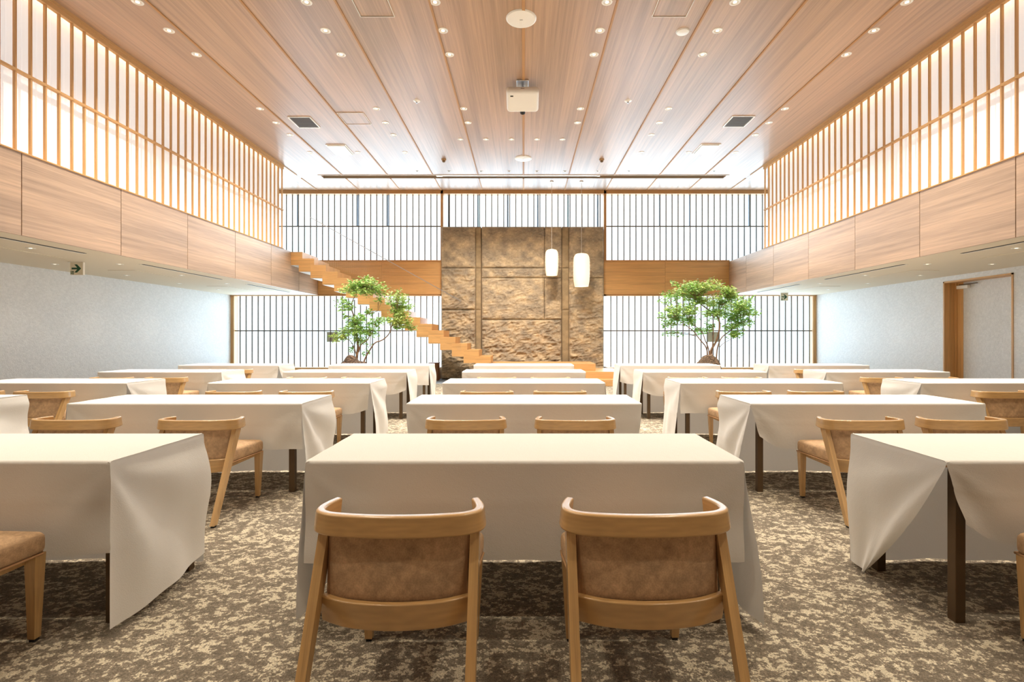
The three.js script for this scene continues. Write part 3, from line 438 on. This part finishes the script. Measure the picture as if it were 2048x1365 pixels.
function tree(label, base, d, limbs, clumps, seed, leafScale) {
  const b = at(base[0], base[1], d).setY(0), t = thing('potted_tree', label, 'tree', [b.x, b.y, b.z]); t.name = t.name.replace('potted_tree', 'indoor_tree'); srand(seed);
  const loc = (px, py, dz) => at(px, py, d).sub(b).add(new THREE.Vector3(0, 0, dz));
  const ends = [];
  function tube(points, r0, r1, name) {
    const c = new THREE.CatmullRomCurve3(points), n = 26, g = new THREE.TubeGeometry(c, n, 1, 7), p = g.attributes.position, q = new THREE.Vector3();
    for (let i = 0; i <= n; i++) { c.getPointAt(i / n, q); const r = lerp(r0, r1, i / n); for (let k = 0; k <= 7; k++) { const j = i * 8 + k; p.setXYZ(j, q.x + (p.getX(j) - q.x) * r, q.y + (p.getY(j) - q.y) * r, q.z + (p.getZ(j) - q.z) * r); } }
    g.computeVertexNormals(); part(name, g, M_bark, t); return c;
  }
  const curves = limbs.map(([pts, r0, r1]) => tube(pts.map(([x, y, z]) => loc(x, y, z || 0)), r0, r1, 'branch'));
  const M = new THREE.Matrix4(), q = new THREE.Quaternion(), e = new THREE.Euler(), mats = [], cols = [], col = new THREE.Color();
  const twigs = [];
  for (const [px, py, rx, ry, n0, tone] of clumps) { const n = n0 * 2.2;
    const c = loc(px, py, rr(-0.25, 0.25)), RX = 1.25 * rx * d / FOCAL, RY = 1.2 * ry * d / FOCAL;
    // a twig from the nearest limb point to the clump, then leaves on short sprays
    let best = null, bd = 1e9; for (const cv of curves) for (let k = 4; k <= 20; k++) { const p = cv.getPointAt(k / 20), w = p.distanceTo(c) + (p.y > c.y ? 0.3 : 0); if (w < bd) { bd = w; best = p; } }
    const sprays = Math.max(3, Math.round(n / 11));
    for (let s = 0; s < sprays; s++) {
      const a = rr(0, Math.PI * 2), u = rr(-1, 1), rad = Math.cbrt(rnd()), tip = new THREE.Vector3(c.x + RX * rad * Math.sqrt(1 - u * u) * Math.cos(a), c.y + RY * rad * u, c.z + RX * 0.9 * rad * Math.sqrt(1 - u * u) * Math.sin(a));
      const mid = best.clone().lerp(tip, 0.55).add(new THREE.Vector3(rr(-0.04, 0.04), rr(0.0, 0.06), rr(-0.04, 0.04)));
      if (s % 3 === 0) twigs.push([best, mid, tip]);
      const dir = tip.clone().sub(mid).normalize(), per = Math.round(n / sprays);
      for (let k = 0; k < per; k++) {
        const p = tip.clone().addScaledVector(dir, rr(-0.16, 0.03)).add(new THREE.Vector3(rr(-0.05, 0.05), rr(-0.035, 0.035), rr(-0.05, 0.05)));
        e.set(rr(-0.7, 0.9), rr(0, 6.28), rr(-0.7, 0.7)); q.setFromEuler(e); const k2 = leafScale * rr(0.7, 1.25); mats.push(M.clone().compose(p, q, new THREE.Vector3(k2, k2, k2)));
        const g = rnd(); col.setHSL(0.255 - tone * 0.055 + rr(-0.02, 0.02), 0.62, 0.24 + 0.2 * g); cols.push(col.clone());
      }
    }
  }
  const tg = twigs.map((p) => { const g = new THREE.TubeGeometry(new THREE.CatmullRomCurve3(p), 6, 0.0045, 4); return g; });
  const tw = part('twigs', merge(tg), M_bark, t); tw.userData.kind = 'stuff';
  const im = new THREE.InstancedMesh(leafGeo, M_leaf, mats.length); im.name = 'foliage'; mats.forEach((m, i) => { im.setMatrixAt(i, m); im.setColorAt(i, cols[i]); }); shade(im); im.userData.kind = 'stuff'; t.add(im);
}
tree('slender leafy tree on a dark rock in front of the staircase', [714, 722], 12.4, [
  [[[711, 774], [712, 740], [714, 710], [716, 695], [713, 668], [712, 648], [706, 628], [700, 612]], 0.042, 0.012],
  [[[715, 774], [722, 742], [731, 716], [740, 700], [750, 686], [764, 681], [778, 668], [784, 650], [792, 628]], 0.024, 0.009],
  [[[714, 716], [708, 695], [700, 682], [691, 676]], 0.014, 0.006], [[[717, 705], [722, 690], [733, 682], [740, 668], [736, 650]], 0.018, 0.006],
  [[[712, 650], [722, 635], [738, 628], [756, 622]], 0.012, 0.005], [[[704, 622], [704, 606], [712, 590], [724, 578]], 0.014, 0.006], [[[740, 694], [742, 672], [748, 655], [752, 640]], 0.009, 0.005]],
  [[730, 566, 28, 12, 260, 0.2], [746, 578, 20, 11, 190, 0.3], [708, 574, 14, 9, 110, 0.4], [684, 578, 13, 6, 60, 0.6], [724, 586, 24, 9, 160, 0.4], [758, 590, 8, 8, 40, 0.3], [800, 592, 20, 10, 110, 0.5], [783, 602, 14, 10, 90, 0.1], [808, 610, 16, 12, 110, 0.2], [796, 625, 18, 12, 160, 0.5], [812, 638, 16, 14, 170, 0.7], [822, 652, 8, 9, 60, 0.5], [800, 645, 12, 8, 90, 0.9], [684, 604, 12, 10, 50, 0], [690, 618, 12, 7, 60, 0], [677, 632, 8, 4, 22, 0], [682, 663, 12, 8, 70, 0.3], [680, 675, 13, 6, 90, 0.6], [704, 648, 14, 12, 110, 0], [724, 642, 16, 12, 100, 0], [718, 662, 20, 12, 170, 0.1], [738, 664, 14, 11, 100, 0], [716, 680, 14, 8, 90, 0.2], [744, 650, 14, 10, 60, 0], [760, 642, 10, 6, 34, 0], [772, 641, 10, 5, 40, 0], [800, 656, 10, 4, 34, 0], [734, 625, 9, 6, 36, 0], [697, 697, 5, 6, 12, 0], [731, 700, 4, 10, 14, 0]], 401, 1.0);
tree('wide spreading leafy tree on a brown rock near the door side', [1422, 716], 12.6, [
  [[[1421, 772], [1420, 735], [1421, 704], [1432, 684], [1438, 664], [1439, 645], [1432, 630], [1414, 618], [1402, 608], [1396, 598]], 0.036, 0.012],
  [[[1418, 772], [1417, 730], [1412, 695], [1400, 680], [1386, 662], [1370, 650], [1352, 636]], 0.022, 0.007],
  [[[1420, 740], [1417, 698], [1410, 680], [1404, 664], [1390, 652], [1378, 642]], 0.018, 0.006],
  [[[1431, 772], [1432, 730], [1436, 692], [1444, 675], [1458, 664], [1470, 654], [1471, 640], [1476, 626]], 0.022, 0.007],
  [[[1422, 740], [1425, 690], [1427, 660], [1426, 630], [1428, 606]], 0.016, 0.006], [[[1438, 696], [1446, 688], [1460, 680], [1474, 672]], 0.007, 0.004], [[[1390, 652], [1388, 640], [1396, 630], [1402, 622]], 0.008, 0.004], [[[1436, 628], [1446, 610], [1456, 600]], 0.012, 0.005]],
  [[1400, 572, 30, 9, 200, 0.5], [1366, 582, 22, 13, 190, 0.2], [1378, 572, 16, 10, 120, 0.1], [1418, 572, 22, 10, 160, 0.6], [1450, 582, 20, 10, 170, 0.5], [1465, 592, 16, 10, 150, 0.3], [1352, 566, 10, 5, 30, 0.3], [1344, 590, 16, 10, 70, 0], [1328, 603, 9, 6, 26, 0], [1326, 632, 8, 8, 30, 0], [1345, 622, 18, 9, 150, 0.3], [1372, 618, 20, 10, 170, 0.3], [1388, 600, 22, 12, 190, 0.4], [1360, 636, 18, 9, 120, 0], [1336, 650, 14, 9, 60, 0], [1342, 668, 14, 5, 34, 0], [1380, 645, 16, 10, 90, 0], [1414, 600, 18, 12, 110, 0.5], [1416, 632, 20, 12, 110, 0.1], [1444, 626, 16, 12, 140, 0.2], [1440, 606, 18, 12, 160, 0.3], [1468, 612, 20, 13, 230, 0.1], [1490, 606, 14, 11, 110, 0], [1490, 628, 18, 12, 120, 0], [1466, 634, 16, 10, 130, 0], [1508, 622, 14, 8, 50, 0], [1522, 626, 7, 4, 16, 0], [1500, 645, 14, 8, 60, 0], [1480, 654, 18, 9, 70, 0], [1456, 652, 14, 8, 60, 0.1], [1510, 594, 10, 5, 24, 0], [1462, 667, 10, 6, 60, 0.2], [1486, 668, 12, 5, 34, 0], [1400, 664, 14, 7, 40, 0], [1424, 655, 10, 10, 60, 0.2], [1474, 676, 7, 3, 14, 0]], 402, 1.0);

// ---------------------------------------------------------------- tables, cloths, chairs
const legGeo = rbx(-0.022, 0.022, 0, 0.672, -0.022, 0.022, 0.003, 'y');
function makeTable(pos, label, group, legX = 0.81) {
  const t = thing('table', label, 'table', pos, 0, group);
  part('tabletop', rbx(-0.9, 0.9, 0.672, 0.696, -0.3, 0.3, 0.004, 'x'), M_trimwood, t);
  for (const [x, z] of [[-legX, 0.24], [legX, 0.24], [-legX, -0.24], [legX, -0.24]]) { const l = part('leg', legGeo, M_bronze, t); l.position.set(x, 0, z); const f = new THREE.CylinderGeometry(0.018, 0.02, 0.012, 12); f.translate(0, 0.006, 0); part('foot', f, M_black, l); }
  part('side_rail', bx(-0.79, 0.79, 0.63, 0.668, 0.235, 0.25), M_bronze, t); part('side_rail', bx(-0.79, 0.79, 0.63, 0.668, -0.25, -0.235), M_bronze, t);
  return t;
}
// one sheet: far flap to the floor, top, near flap; two end flaps hang separately from their corners
function clothGeo(o) {
  srand(o.seed); const W = 0.912, D = 0.312, TOP = 0.702, R = 0.014, ph = [...Array(12)].map(() => rr(0, 6.28));
  const nearDrop = TOP - o.near, farDrop = TOP - 0.012, prof = [];
  // profile in (z, y), from the far hem over the top to the near hem, near is +z
  for (let k = 0; k <= 14; k++) prof.push([-D, TOP - farDrop + (farDrop - R) * k / 14, 'f', 1 - k / 14]);
  for (let k = 1; k < 5; k++) { const a = k / 5 * Math.PI / 2; prof.push([-D + R - R * Math.cos(a), TOP - R + R * Math.sin(a), 't', 0]); }
  for (let k = 0; k <= 10; k++) prof.push([lerp(-D + R, D - R, k / 10), TOP, 't', 0]);
  for (let k = 1; k < 5; k++) { const a = k / 5 * Math.PI / 2; prof.push([D - R + R * Math.sin(a), TOP - R + R * Math.cos(a), 't', 0]); }
  for (let k = 0; k <= 18; k++) prof.push([D, TOP - R - (nearDrop - R) * k / 18, 'n', k / 18]);
  const nv = prof.length - 1, nu = 72;
  const sheet = grid(nu, nv, (u, v, p) => {
    const [z, y, s, t] = prof[Math.round(v * nv)]; let x = (u * 2 - 1) * W, yy = y, zz = z;
    if (s === 't') yy += 0.0012 * Math.sin(x * 9 + ph[0] + z * 14) * Math.sin(z * 11 + ph[1]) * smooth(D, D - 0.1, Math.abs(z));
    if (s === 'n') {
      const el = smooth(0.55, 1, -(x / W)) * o.roundL + smooth(0.55, 1, x / W) * o.roundR, ext = (x < 0 ? o.inL : o.inR);
      yy = TOP - R - (nearDrop - R - el * 0.10 * Math.pow(Math.abs(x / W), 6)) * t;
      x -= Math.sign(x) * ext * t * smooth(0.6, 1, Math.abs(x / W));
      zz += t * (-0.008 + 0.008 * Math.sin(x * 5.2 + ph[2]) + 0.004 * Math.sin(x * 13 + ph[3] + t * 2) + 0.012 * smooth(0.75, 1, Math.abs(x / W)) * Math.sin(ph[4] + 7 * t)) + 0.0025 * Math.exp(-Math.pow((t - 0.38) / 0.02, 2)) - 0.04 * t * t * smooth(0.88, 1, Math.abs(x / W)) * (x < 0 ? o.roundL : o.roundR);
      const c = Math.max(0, Math.abs(x) - W + 0.42) / 0.42, ang = Math.atan2(t * nearDrop, (1 - c) * 0.42 + 0.01); zz += 0.012 * c * t * Math.sin(ang * 9 + ph[5]);
    }
    if (s === 'f') zz -= t * (0.015 + 0.014 * Math.sin(x * 6 + ph[6]) + 0.008 * Math.sin(x * 17 + ph[7]));
    return p.set(x, yy, zz);
  }, (u, v) => [u * 1.8, v * 1.7]);
  const flap = (sg, e) => {
    const drop = TOP - e.hem, nw = 40, nt = 26;
    return grid(nw, nt, (u, v, p) => {               // u: near 0 .. far 1, v: top 0 .. hem 1
      const t = Math.max(0, (v - 0.06) / 0.94), a = Math.min(1, v / 0.06) * Math.PI / 2; let z = lerp(D, -D, u), x = W - R + R * Math.sin(a), y = TOP - R + R * Math.cos(a) - t * (drop - R) - (e.dip || 0) * smooth(0.5, 0, u) * t - (e.slack || 0) * Math.sin(Math.PI * u) * Math.min(1, v * 4) * 0.5;
      const ang = Math.atan2(t * drop, u * 0.62 + 0.02), rad = Math.hypot(t * drop, u * 0.62);
      x += t * lerp(e.outN, e.outF, u) + e.fold * Math.min(rad, 0.45) * (0.75 + 0.8 * Math.sin(ang * e.freq + ph[8])) * smooth(0, 0.15, t) + 0.005 * t * Math.sin(u * 16 + ph[9]);
      x += 0.003 * Math.exp(-Math.pow((t - 0.5) / 0.018, 2));
      const kn = Math.pow(1 - u, 1.4); z += t * kn * e.pull + t * kn * t * (e.pull2 || 0);
      x += (e.curl || 0) * t * Math.pow(1 - u, 3) * Math.sin(t * 3);
      return p.set(sg * x, y, z);
    }, (u, v) => [u * 0.62, v * drop]);
  };
  const g = mergeGeometries([sheet, flap(-1, o.left), flap(1, o.right)]); return g;
}
const hemA = { hem: 0.06, dip: 0.03, outN: 0.045, outF: 0.0, fold: 0.055, freq: 8, pull: 0.05, slack: 0.02 };       // open flap, smooth
const hemB = { hem: 0.02, outN: 0.0, outF: 0.0, fold: 0.03, freq: 8, pull: -0.34, pull2: -0.16, slack: 0.01 };     // swept back
const hemC = { hem: 0.04, outN: 0.04, outF: 0.01, fold: 0.04, freq: 9, pull: 0.0, slack: 0.015, curl: 0.015 };
const hemD = { hem: 0.03, outN: 0.06, outF: 0.015, fold: 0.03, freq: 6, pull: -0.05, slack: 0.01 };
// chair -----------------------------------------------------------
const roundRect = (w, h, r, n = 4) => { const o = []; for (const [cx, cy, a0] of [[w / 2 - r, h / 2 - r, 0], [-w / 2 + r, h / 2 - r, 1], [-w / 2 + r, -h / 2 + r, 2], [w / 2 - r, -h / 2 + r, 3]]) for (let k = 0; k <= n; k++) { const a = (a0 + k / n) * Math.PI / 2; o.push([cx + r * Math.cos(a), cy + r * Math.sin(a)]); } return o; };
function makeChair() {                                   // back towards +z, front legs at z = 0
  const t = new THREE.Group(); t.name = numbered('armchair');
  const half = [[0.243, 0.255], [0.256, 0.29], [0.265, 0.335], [0.258, 0.378], [0.225, 0.408], [0.16, 0.426], [0.08, 0.437], [0, 0.440]];
  const pts = [...half.map(([x, z]) => new THREE.Vector3(-x, 0.622, z)), ...half.slice(0, -1).reverse().map(([x, z]) => new THREE.Vector3(x, 0.622, z))];
  const path = new THREE.CatmullRomCurve3(pts, false, 'centripetal').getPoints(64);
  part('top_rail', sweep(path, roundRect(0.03, 0.068, 0.008), (u, h) => -0.12 * h), M_beech, t);
  const low = [[-0.236, 0.400], [-0.16, 0.437], [-0.08, 0.455], [0, 0.461], [0.08, 0.455], [0.16, 0.437], [0.236, 0.400]].map(([x, z]) => new THREE.Vector3(x, 0.35, z));
  part('lower_rail', sweep(new THREE.CatmullRomCurve3(low).getPoints(30), roundRect(0.024, 0.09, 0.006), (u, h) => 0.15 * h), M_beech, t);
  for (const s of [-1, 1]) {
    const g = bar([s * 0.252, 0.012, 0.61], [s * 0.248, 0.60, 0.335], 0.030, 0.036, 0.030, 0.062); const l = part('leg', g, M_beech, t); part('glide', bx(s * 0.252 - 0.011, s * 0.252 + 0.011, 0, 0.013, 0.597, 0.622), M_black, l);
    const f = bar([s * 0.212, 0.012, -0.006], [s * 0.222, 0.352, 0.0], 0.028, 0.028, 0.046, 0.046), q = part('leg', f, M_beech, t); part('glide', bx(s * 0.212 - 0.011, s * 0.212 + 0.011, 0, 0.013, -0.017, 0.005), M_black, q);
  }
  const back = cushion(0.468, 0.235, 0.056, 0.02, 24, 12, 4, (v) => { const k = (v.x / 0.234) ** 2; v.z += 0.028 - 0.05 * k - 0.12 * v.y; v.z += 0.010 * (1 - k) * (1 - (v.y / 0.12) ** 2) * Math.sign(v.z - 0.02) * 0.5; }); back.translate(0, 0.490, 0.380); part('backrest', back, M_suede, t);
  const seat = cushion(0.50, 0.09, 0.42, 0.028, 24, 6, 24, (v) => { const f = (v.z + 0.21) / 0.42; v.x *= lerp(1.0, 0.88, f); if (v.y > 0) v.y += 0.014 * (1 - (v.x / 0.25) ** 2) * (1 - ((v.z) / 0.21) ** 2); }); seat.translate(0, 0.392, 0.180); const st = part('seat', seat, M_suede, t);
  const pp = [[-0.247, -0.025], [0.247, -0.025], [0.216, 0.385], [-0.216, 0.385]].map(([x, z]) => new THREE.Vector3(x, 0.350, z)); const cv = new THREE.CurvePath(); for (let k = 0; k < 4; k++) cv.add(new THREE.LineCurve3(pp[k], pp[(k + 1) % 4]));
  part('piping', new THREE.TubeGeometry(cv, 48, 0.005, 6, true), M_piping, st);
  part('seat_frame', bx(-0.205, 0.205, 0.318, 0.350, 0.0, 0.37, 'x'), M_beech, t);
  return t;
}
const chairProto = makeChair(); let protoUsed = false;
function placeChair(x, d, turn, label) {
  let c; if (!protoUsed) { c = chairProto; protoUsed = true; scene.add(c); c.position.set(x, 0, -d); c.rotation.y = turn; c.userData = { label, category: 'chair', group: 'armchairs at the tables' }; } else { c = dup(Object.assign(chairProto), [x, 0, -d], turn, label, 'armchairs at the tables'); }
  return c;
}
const ROWZ = [2.13, 3.97, 5.74, 7.54, 9.30], ROWN = ['fifth', 'fourth', 'third', 'second', 'first'];
const COLS = { FL: [-5.36, 'outer staircase-side column'], L: [-2.63, 'inner staircase-side column'], C: [0.005, 'middle column'], R: [2.67, 'inner door-side column'], FR: [5.37, 'outer door-side column'] };
const OFF = { C0: [-0.412, 0.392], C1: [-0.405, 0.355], L0: [-0.42, 0.455], L1: [-0.48, 0.40], R0: [-0.445, 0.40], R1: [-0.34, 0.37] };
const CLOTH = {
  C0: { near: 0.285, inL: 0.0, inR: 0.0, roundL: 0, roundR: 0, left: { ...hemC, outN: 0.03 }, right: { ...hemD, outN: 0.05, outF: 0.02, dip: 0.0, pull: 0.02, curl: 0.02 } },
  L0: { near: 0.30, inL: 0, inR: -0.01, roundL: 0, roundR: 0.2, left: hemC, right: hemA },
  R0: { near: 0.345, inL: 0.09, inR: 0, roundL: 0.9, roundR: 0, left: hemB, right: hemC },
  R1: { near: 0.345, inL: 0.08, inR: 0, roundL: 1, roundR: 0, left: { ...hemC, outN: 0.05, pull: -0.1 }, right: hemC },
  L1: { near: 0.345, inL: 0, inR: 0.0, roundL: 0, roundR: 0, left: hemC, right: { ...hemC, outN: 0.02, fold: 0.05 } },
};
let cs = 700;
for (const [ck, [cx, cname]] of Object.entries(COLS)) for (let r = 0; r < 5; r++) {
  if ((ck === 'FL' || ck === 'FR') && r === 0) continue; if (ck === 'FR' && r === 1) continue;
  const d = ROWZ[r], key = ck + r, where = `${ROWN[r]} table from stone wall, ${cname}`;
  makeTable([cx, 0, -d - 0.31], `bronze-legged folding table, ${where.replace('table ', '')}`, 'tables in rows', key === 'L0' ? 0.873 : 0.81);
  const o = CLOTH[key] || { near: 0.34 + 0.01 * ((cs * 7) % 3), inL: 0.02 * ((cs * 3) % 3), inR: 0.02 * ((cs * 5) % 3), roundL: ((cs * 11) % 4) / 4, roundR: ((cs * 13) % 4) / 4, left: [hemA, hemC, hemD, hemB][(cs * 3 + r) % 4], right: [hemC, hemA, hemD, hemB][(cs + r) % 4] };
  const m = solo('tablecloth', clothGeo({ ...o, seed: cs }), M_cloth, `white tablecloth draped on ${where}`, 'tablecloth', [cx, 0, -d - 0.31], 'white tablecloths'); cs++;
  const [a, b] = OFF[key] || [-0.38, 0.375];
  const list = ck === 'FL' && r === 1 ? [b] : [a, b];
  srand(cs * 31);
  for (const off of list) { if (key === 'L0' && off < 0) continue; if (key === 'R0' && off > 0) continue; placeChair(cx + off, d - 0.078 + rr(-0.012, 0.01), rr(-0.02, 0.02), `beech armchair at ${where}, ${off < 0 ? 'staircase' : 'door'} half`); }
}
renderer.render(scene, camera);
